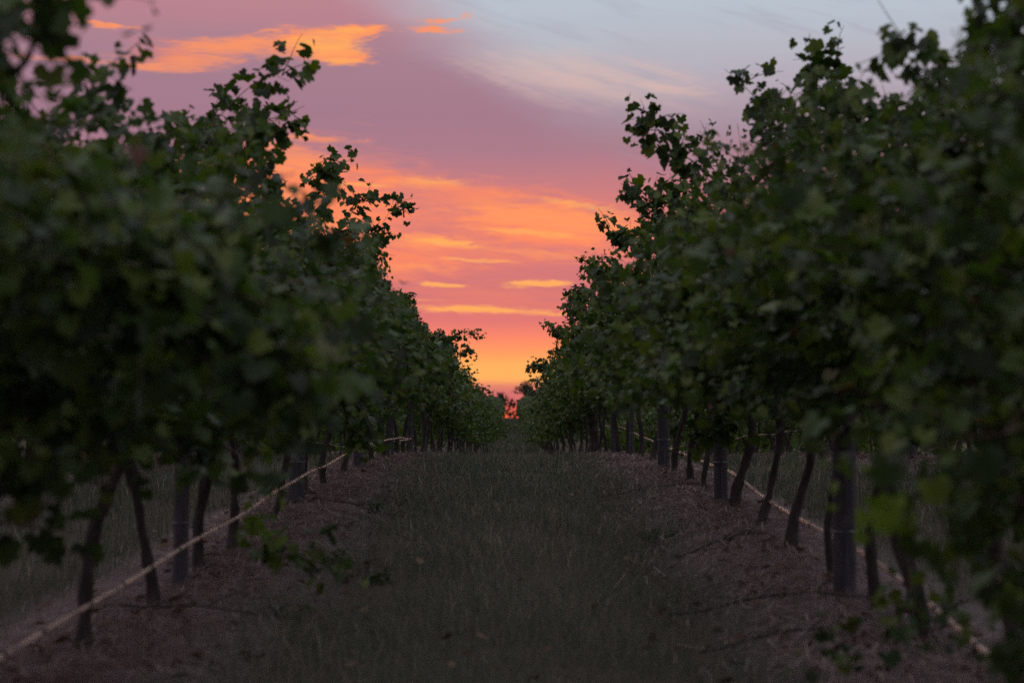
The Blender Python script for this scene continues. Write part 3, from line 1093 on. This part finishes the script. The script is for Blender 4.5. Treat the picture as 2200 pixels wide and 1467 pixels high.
post(1.61, 9.62, 0.058, 1.75, 'broad grey round post nearest the camera in the right row', 1)
post(1.62, 15.35, 0.055, 1.75, 'second grey post of the right row, behind a thick vine trunk', 2)
post(1.62, 21.0, 0.065, 1.75, 'third broad grey post of the right row, where the pipe passes behind', 3)
post(1.62, 26.5, 0.035, 1.75, 'slim pale post of the right row, fourth from the camera', 4)
post(1.62, 31.2, 0.05, 1.75, 'fifth grey post of the right row, smallest still standing clear', 5)
post(-1.66, 10.0, 0.040, 1.75, 'slim grey post nearest the camera in the left row', 6)
post(-1.64, 15.2, 0.062, 1.75, 'second grey post of the left row, broad, behind the rising pipe', 7)
post(-1.62, 21.0, 0.05, 1.75, 'third grey post of the left row, past the end of the glinting pipe', 8)
post(-1.62, 26.6, 0.055, 1.75, 'fourth grey post of the left row under the dark foliage', 9)
post(-1.62, 32.0, 0.055, 1.75, 'fifth grey post of the left row', 10)
post(-1.62, 37.2, 0.05, 1.75, 'sixth and furthest grey post of the left row near the crest', 11)
for k, X in enumerate((-4.85, 4.85)):
    for j, d_ in enumerate((18.0, 24, 30, 36)):
        post(X, d_, 0.05, 1.75, '%s grey post of the next row, seen between the trunks of the %s row' % (('nearest', 'second', 'third', 'furthest')[j], ('left', 'right')[k]), 30 + k * 7 + j,
             'posts of the next row on the ' + ('left', 'right')[k])


# ------------------------------------------------------------------ drip pipes and wires
def pipe(name, pts, rad, lab, cat, mat='hose', clips=0, seed=1, sag=0.0):
    pts = np.asarray(pts, float)
    root = empty(name, pts[0])
    tag(root, lab, cat)
    seg = np.linalg.norm(np.diff(pts, axis=0), axis=1)
    s = np.concatenate([[0], np.cumsum(seg)])
    n = int(s[-1] / 0.12)
    u = np.linspace(0, s[-1], n)
    o = np.stack([np.interp(u, s, pts[:, k]) for k in range(3)], -1)
    for _ in range(4):
        o[1:-1] = (o[:-2] + 2 * o[1:-1] + o[2:]) / 4
    rs_ = np.random.default_rng(seed)
    o[:, 2] += 0.002 * np.sin(u * 2.1 + 1)
    o[:, 0] += 0.002 * np.sin(u * 1.7)
    v, q = tube(o - pts[0], rad, 8)
    P = Poly()
    P.add(v, q)
    link('tubing' if clips else 'strand', P.mesh('tubing', MAT[mat]), root)
    if clips:
        dist = 0.25
        cm = None
        while dist < s[-1] - 0.2:
            k = int(dist / s[-1] * n)
            k = min(k, n - 2)
            t_ = norm(o[k + 1] - o[k])
            if cm is None:
                w, f = tube(np.array([[0, 0, 0], [0, 0.012, 0], [0, 0.035, 0], [0, 0.047, 0]]), [rad * 1.0, rad * 1.12, rad * 1.12, rad * 1.0], 8)
                Q = Poly()
                Q.add(w, f)
                cm = Q.mesh('dripper', MAT['clip'])
            c_ = bpy.data.objects.new('dripper', cm)
            C.objects.link(c_)
            c_.parent = root
            c_.location = o[k] - pts[0]
            c_.rotation_euler = Vector(t_).to_track_quat('Y', 'Z').to_euler()
            if dist > 38:
                break
            dist += rs_.uniform(0.55, 0.75)
    return root


def row_pts(X, lst):
    out = []
    for a, b in lst:
        d_ = F * abs(X) / abs(a - VX)
        out.append((X, d_, CAMZ + (VY - b) / F * d_))
    return out


lp = row_pts(-1.52, [(0, 1415), (240, 1270), (400, 1172), (520, 1105), (600, 1052), (668, 1012), (700, 1001), (765, 962), (835, 944), (860, 940), (885, 943)])
lp = [(-1.52, 3.2, lp[0][2] - 0.03)] + lp + [(-1.70, 28.5, float(gz(-1.70, 28.5)) + .22), (-1.72, 60, float(gz(-1.72, 60)) + .2)]
pipe('drip_pipe', lp, 0.0095, 'pale drip irrigation pipe strung low along the front of the left row', 'pipe', clips=1, seed=3)
rp = row_pts(1.74, [(2130, 1415), (2040, 1335), (1940, 1250), (1850, 1185), (1765, 1140), (1690, 1100), (1625, 1057), (1570, 1014), (1515, 994), (1450, 968), (1390, 942), (1330, 916), (1300, 915)])
rp = [(1.74, 3.2, rp[0][2])] + rp + [(1.74, 60, float(gz(1.74, 60)) + .3)]
pipe('drip_pipe', rp, 0.013, 'glinting drip irrigation pipe running behind the trunks of the right row', 'pipe', clips=1, seed=4)
for X, nm in ((-4.75, 'left'), (4.75, 'right')):
    ys_ = np.arange(10, 66, 2.0)
    pts = [(X, y_, float(gz_long(y_)) + 0.42 + 0.02 * math.sin(y_)) for y_ in ys_]
    pipe('drip_pipe', pts, 0.009, 'thin pipe of the next row seen far behind the trunks on the ' + nm, 'pipe', clips=0, seed=5)
for X, nm in ((-1.65, 'left'), (1.65, 'right')):
    for hh, wn in ((1.08, 'lower'), (1.55, 'upper')):
        pts = [(X + 0.07, y_, float(gz_long(y_)) + hh) for y_ in np.arange(3, 66, 3.0)]
        pipe('trellis_wire', pts, 0.0022, wn + ' steel wire carrying the vines of the ' + nm + ' row, mostly hidden by leaves', 'wire', 'wire')


# ------------------------------------------------------------------ grass, straw, litter
def blades(n, xr, yr, rs_, hmin, hmax, w, dens=None, yexp=1.0, lean=0.35):
    y = yr[0] * (yr[1] / yr[0]) ** (rs_.random(n) ** yexp)
    x = rs_.uniform(xr[0], xr[1], n)
    if dens is not None:
        k = rs_.random(n) < dens(x, y)
        x, y = x[k], y[k]
    n = len(x)
    patch = 0.5 + 0.5 * np.sin(x * 2.3 + 1.7 * np.sin(y * 0.9)) * np.cos(y * 1.3 + np.sin(x * 1.9))
    h = rs_.uniform(hmin, hmax, n) * (0.45 + 0.95 * patch) * np.where(rs_.random(n) < 0.04, 1.7, 1)
    a = rs_.uniform(0, 2 * np.pi, n)
    bend = np.abs(rs_.normal(lean, lean * 0.7, n)) * h
    b = rs_.uniform(0, 2 * np.pi, n)
    z = gz(x, y) - 0.01
    dx_, dy_ = np.cos(a), np.sin(a)
    ww = w * rs_.uniform(0.6, 1.4, n) * np.clip(y / 12.0, 0.8, 2.6)
    P0 = np.stack([x - dx_ * ww, y - dy_ * ww, z], -1)
    P1 = np.stack([x + dx_ * ww, y + dy_ * ww, z], -1)
    mx_, my_ = x + np.cos(b) * bend * 0.35, y + np.sin(b) * bend * 0.35
    P2 = np.stack([mx_ + dx_ * ww * 0.75, my_ + dy_ * ww * 0.75, z + h * 0.6], -1)
    P3 = np.stack([mx_ - dx_ * ww * 0.75, my_ - dy_ * ww * 0.75, z + h * 0.6], -1)
    P4 = np.stack([x + np.cos(b) * bend, y + np.sin(b) * bend, z + h * (1 - 0.2 * rs_.random(n))], -1)
    V_ = np.stack([P0, P1, P2, P3, P4], 1).reshape(-1, 3)
    base = (np.arange(n) * 5)[:, None]
    T_ = np.concatenate([base + np.array([[0, 1, 2]]), base + np.array([[0, 2, 3]]), base + np.array([[3, 2, 4]])], 1).reshape(-1, 3)
    sh = np.clip(rs_.beta(1.6, 2.6, n) + 0.25 * (patch - 0.5) + np.where(rs_.random(n) < 0.06, 0.5, 0), 0, 1)
    return V_, T_, np.repeat(sh, 3)


def merge(parts):
    n, V_, T_, S_ = 0, [], [], []
    for v, t_, s_ in parts:
        V_.append(v); T_.append(t_ + n); S_.append(s_); n += len(v)
    return np.concatenate(V_), np.concatenate(T_), np.concatenate(S_)


rs = np.random.default_rng(21)
aisle = lambda x, y: np.clip(1.25 - berm(x + 0.10 * np.sin(y * 1.7 + x) + 0.07 * np.sin(y * 4.1)) * 1.35, 0.02, 1) * np.clip(0.75 + 0.5 * np.sin(x * 4.1 + 2.0 * np.sin(y * 0.8)) * np.sin(y * 1.5 + x * 2), 0.25, 1)
parts = [blades(150000, (-1.75, 1.75), (5.5, 46), rs, 0.04, 0.14, 0.0014, aisle, 0.95, 0.6),
         blades(6000, (-1.2, 1.2), (6, 44), rs, 0.16, 0.29, 0.0009, aisle, 1.0, 0.4)]
me = tris_mesh('grass', *merge(parts)[:2], MAT['grass'], merge(parts)[2])
tag(link('grass', me), 'dim green and brown grass growing down the middle aisle', 'grass', None, 'stuff')
parts = [blades(32000, (-7.6, -2.0), (9, 60), rs, 0.06, 0.18, 0.0020, aisle, 0.9),
         blades(32000, (2.0, 7.6), (9, 60), rs, 0.06, 0.18, 0.0020, aisle, 0.9),
         blades(24000, (-4.4, -1.95), (6, 22), rs, 0.05, 0.15, 0.0016, aisle, 1.0),
         blades(24000, (2.0, 4.4), (6, 22), rs, 0.05, 0.15, 0.0016, aisle, 1.0),
         blades(9000, (-2.4, 2.4), (40, 62), rs, 0.08, 0.22, 0.002, None, 1.0)]
mg = merge(parts)
tag(link('grass', tris_mesh('grass', mg[0], mg[1], MAT['grass'], mg[2])), 'grass in the neighbouring aisles seen beyond the trunks', 'grass', None, 'stuff')
parts = [blades(26000, (-1.4, 1.4), (95, 290), rs, 0.15, 0.4, 0.006, None, 1.0)]
mg = merge(parts)
tag(link('grass', tris_mesh('grass', mg[0], mg[1], MAT['grass'], mg[2])), 'dark grassy strip climbing the far rise between the rows', 'grass', None, 'stuff')


def straws(n, rs_, lo, hi, w, xc, xs_, yr):
    y = yr[0] * (yr[1] / yr[0]) ** rs_.random(n)
    x = rs_.choice(xc, n) + rs_.normal(0, xs_, n)
    a = rs_.normal(0.35, 0.8, n)
    ln = rs_.uniform(lo, hi, n)
    tilt = rs_.normal(0, 0.16, n)
    dx_, dy_ = np.cos(a) * ln / 2, np.sin(a) * ln / 2
    ww = w * rs_.uniform(0.6, 1.5, n) * np.clip(y / 12.0, 0.8, 2.2)
    x0, y0, x1, y1 = x - dx_, y - dy_, x + dx_, y + dy_
    h = rs_.uniform(0.004, 0.03, n)
    z0 = gz(x0, y0) + h
    z1 = gz(x1, y1) + h + np.abs(tilt) * ln
    ox, oy = -np.sin(a) * ww, np.cos(a) * ww
    up = ww * 0.8
    V_ = np.stack([np.stack([x0 + ox, y0 + oy, z0], -1), np.stack([x0 - ox, y0 - oy, z0 + up], -1),
                   np.stack([x1 - ox, y1 - oy, z1 + up], -1), np.stack([x1 + ox, y1 + oy, z1], -1)], 1).reshape(-1, 3)
    b = (np.arange(n) * 4)[:, None]
    T_ = np.concatenate([b + np.array([[0, 1, 2]]), b + np.array([[0, 2, 3]])], 1).reshape(-1, 3)
    return V_, T_, np.repeat(rs_.beta(1.5, 2.2, n), 2)


mg = merge([straws(60000, rs, 0.04, 0.16, 0.0018, (-1.5, 1.45), 0.30, (5.5, 44)), straws(12000, rs, 0.06, 0.2, 0.003, (-4.8, 4.8), 0.35, (12, 50))])
tag(link('straw_litter', tris_mesh('straw_litter', mg[0], mg[1], MAT['straw'], mg[2])), 'dry straw and cut grass lying on the bare strips under the vines', 'straw', None, 'stuff')

# dead leaves on the ground
n = 1500
x = rs.choice((-1.45, 1.45, 0.0), n, p=(.47, .47, .06)) + rs.normal(0, 0.4, n)
y = 5.5 * (40 / 5.5) ** rs.random(n)
P_ = np.stack([x, y, gz(x, y) + 0.02 + 0.05 * rs.random(n) * (np.abs(x) < .8)], -1)
fr = frames(None, np.array([0, 0, 1.0]) + rs.normal(0, 0.35, (n, 3)), rs.normal(0, 1, (n, 3)))
me = leaves_mesh('leaf_litter', P_, fr, rs.uniform(0.03, 0.07, n), SH_LOW, MAT['dead_leaf'], rs.random(n), rs)
tag(link('leaf_litter', me), 'scattered brown and reddish fallen leaves on the ground', 'leaf litter', None, 'stuff')

# pruned canes lying on the ground
CANES = [(-1.25, 15.0, 0.9, 'dark pruned cane lying on the bare strip left, midway'),
         (-1.30, 11.2, 1.0, 'dark pruned cane lying near the low weeds on the left'),
         (-1.45, 8.9, 0.8, 'dark pruned cane lying between the two nearest left trunks'),
         (-1.1, 18.5, 0.9, 'thin pruned cane lying furthest away on the left strip'),
         (1.3, 17.2, 1.0, 'long pruned cane lying on the right strip beside the grass edge'),
         (1.35, 12.2, 0.9, 'pruned cane lying in front of the slanting right trunk'),
         (1.3, 9.4, 1.1, 'bent pruned cane lying on the straw at the lower right'),
         (1.15, 8.2, 0.8, 'short pruned cane lying at the bottom edge of the right strip')]
for k, (X, d_, ln, lab) in enumerate(CANES):
    rs_ = np.random.default_rng(300 + k)
    a = rs_.normal(0.15, 0.35)
    u = np.linspace(0, 1, 12)
    xx = X + (u - .5) * ln * math.cos(a) + 0.03 * np.sin(u * 6 + k)
    yy = d_ + (u - .5) * ln * math.sin(a) + 0.05 * np.sin(u * 4 + k)
    zz = gz(xx, yy) + 0.02 + 0.03 * np.sin(u * 3) * rs_.random()
    org = np.array([X, d_, float(gz(X, d_))])
    P = Poly()
    v, q = tube(np.stack([xx, yy, zz], -1) - org, np.linspace(.008, .004, 12), 5)
    P.add(v, q)
    for j in (4, 7):
        b_ = np.array([xx[j], yy[j], zz[j]]) - org
        v, q = tube(np.array([b_, b_ + [0.06, 0.08, 0.03], b_ + [0.12, 0.2, 0.05]]), [.005, .004, .002], 4)
        P.add(v, q)
    o = link('pruned_cane', P.mesh('pruned_cane', MAT['bark']))
    o.location = org
    tag(o, lab, 'cane')


# weeds
def weed(X, d_, rad, h, n, lab, seed, group=None):
    rs_ = np.random.default_rng(seed)
    org = np.array([X, d_, float(gz(X, d_))])
    root = empty('weed_clump', org)
    tag(root, lab, 'weed', group)
    paths, pos, Rm, sz = [], [], [], []
    for i in range(n):
        a = rs_.uniform(0, 2 * np.pi)
        p_ = grow_shoot((0.3 * rad * math.cos(a), 0.3 * rad * math.sin(a), 0), (math.cos(a) * rad / h, math.sin(a) * rad / h, 1.0),
                        h * rs_.uniform(0.7, 1.3), 0.06, 0.12, rs_, 0.03)
        paths.append(p_)
        a_, b_, c_ = leaves_on(p_, rs_, 1.1, 0.045, spread=0.35)
        pos.append(a_); Rm.append(b_); sz.append(c_)
    me_ = leaves_mesh('foliage', np.concatenate(pos), np.concatenate(Rm), np.concatenate(sz), SH_LOW, MAT['weed'], rs_.random(sum(map(len, pos))), rs_)
    tag(link('foliage', me_, root), kind='stuff')
    link('stems', canes_mesh('stems', paths, rs_, 0.002), root)


weed(-0.92, 15.2, 0.16, 0.15, 12, 'round dark weed clump at the left edge of the grass', 1)
weed(-0.98, 11.6, 0.14, 0.11, 8, 'low dark weed behind the pale fallen leaf on the left', 2)
weed(-0.75, 10.9, 0.12, 0.12, 8, 'small dark weed in the grass on the left, nearer than the round clump', 3)
weed(1.0, 13.0, 0.15, 0.14, 12, 'small weed at the right edge of the grass', 4)
weed(-1.0, 9.2, 0.14, 0.12, 9, 'ragged weed on the left near the bottom of the photo', 5)


# ------------------------------------------------------------------ gum trees on the horizon
def gum(X, d_, H, spread, lab, seed, dens=1.0, base_z=None):
    rs_ = np.random.default_rng(seed)
    g = float(gz_long(d_)) if base_z is None else base_z
    root = empty('gum_tree', (X, d_, g))
    tag(root, lab, 'tree', None)
    T, Br = Poly(), Poly()
    leafp = []

    def rec(p, d, ln, r, lev):
        n_ = 5
        path = [p]
        for i in range(n_):
            d = norm(d + rs_.normal(0, 0.16, 3) + np.array([0, 0, 0.05]))
            path.append(path[-1] + d * ln / n_)
        path = np.array(path)
        v, q = tube(path, np.linspace(r, r * 0.6, n_ + 1), 5 if lev < 2 else 3)
        (T if lev == 0 else Br).add(v, q)
        if lev >= 3:
            for pt in path[2:]:
                k = int(6 * dens)
                leafp.append(pt + rs_.normal(0, H * 0.018, (k, 3)))
            if lev >= 4:
                return
        for j in range(3 if lev else 4):
            a = rs_.uniform(0, 2 * np.pi)
            sp = rs_.uniform(0.35, 0.85) * spread
            nd = norm(d + sp * np.array([math.cos(a), math.sin(a), rs_.uniform(-.1, .3)]))
            st = path[-1] if j < 2 else path[rs_.integers(2, n_)]
            rec(st, nd, ln * rs_.uniform(0.6, 0.82), r * 0.55, lev + 1)

    rec(np.zeros(3), np.array([0, 0, 1.0]), H * 0.33, H * 0.016, 0)
    link('trunk', T.mesh('trunk', MAT['bark']), root)
    tag(link('branches', Br.mesh('branches', MAT['bark']), root), kind='stuff')
    lp_ = np.concatenate(leafp)
    n_ = len(lp_)
    fr_ = frames(None, rs_.normal(0, 1, (n_, 3)), rs_.normal(0, .6, (n_, 3)) + [0, 0, -1])
    me_ = leaves_mesh('crown', lp_, fr_, rs_.uniform(.014, .026, n_) * H, FAR2, MAT['far_leaf'], rs_.random(n_), rs_)
    tag(link('crown', me_, root), kind='stuff')


def gum_at(pxx, pytop, d_, spread, lab, seed, dens=1.0):
    g = float(gz_long(d_))
    top = CAMZ + (VY - pytop) / F * d_
    gum((pxx - VX) / F * d_, d_, (top - g) * 1.0, spread, lab, seed, dens)


gum_at(1020, 824, 420, 0.9, 'far rounded gum tree showing above the vines left of the gap', 1, 1.2)
gum_at(1108, 822, 430, 0.6, 'far slender feathery gum tree standing in the gap at the horizon', 2, 1.0)
gum_at(1200, 775, 380, 0.9, 'tall thin-leaved gum tree glimpsed through the right row', 3, 0.8)
gum_at(1150, 800, 400, 0.8, 'gum tree just right of the gap, half hidden by vine shoots', 4, 0.9)
gum_at(960, 850, 450, 0.9, 'far gum tree behind the left row', 5, 1.0)
gum_at(1090, 868, 520, 0.7, 'tiny far bush-like tree low in the gap on the left', 6, 1.0)
gum_at(1126, 872, 520, 0.7, 'tiny far bush-like tree low in the gap on the right', 7, 1.0)
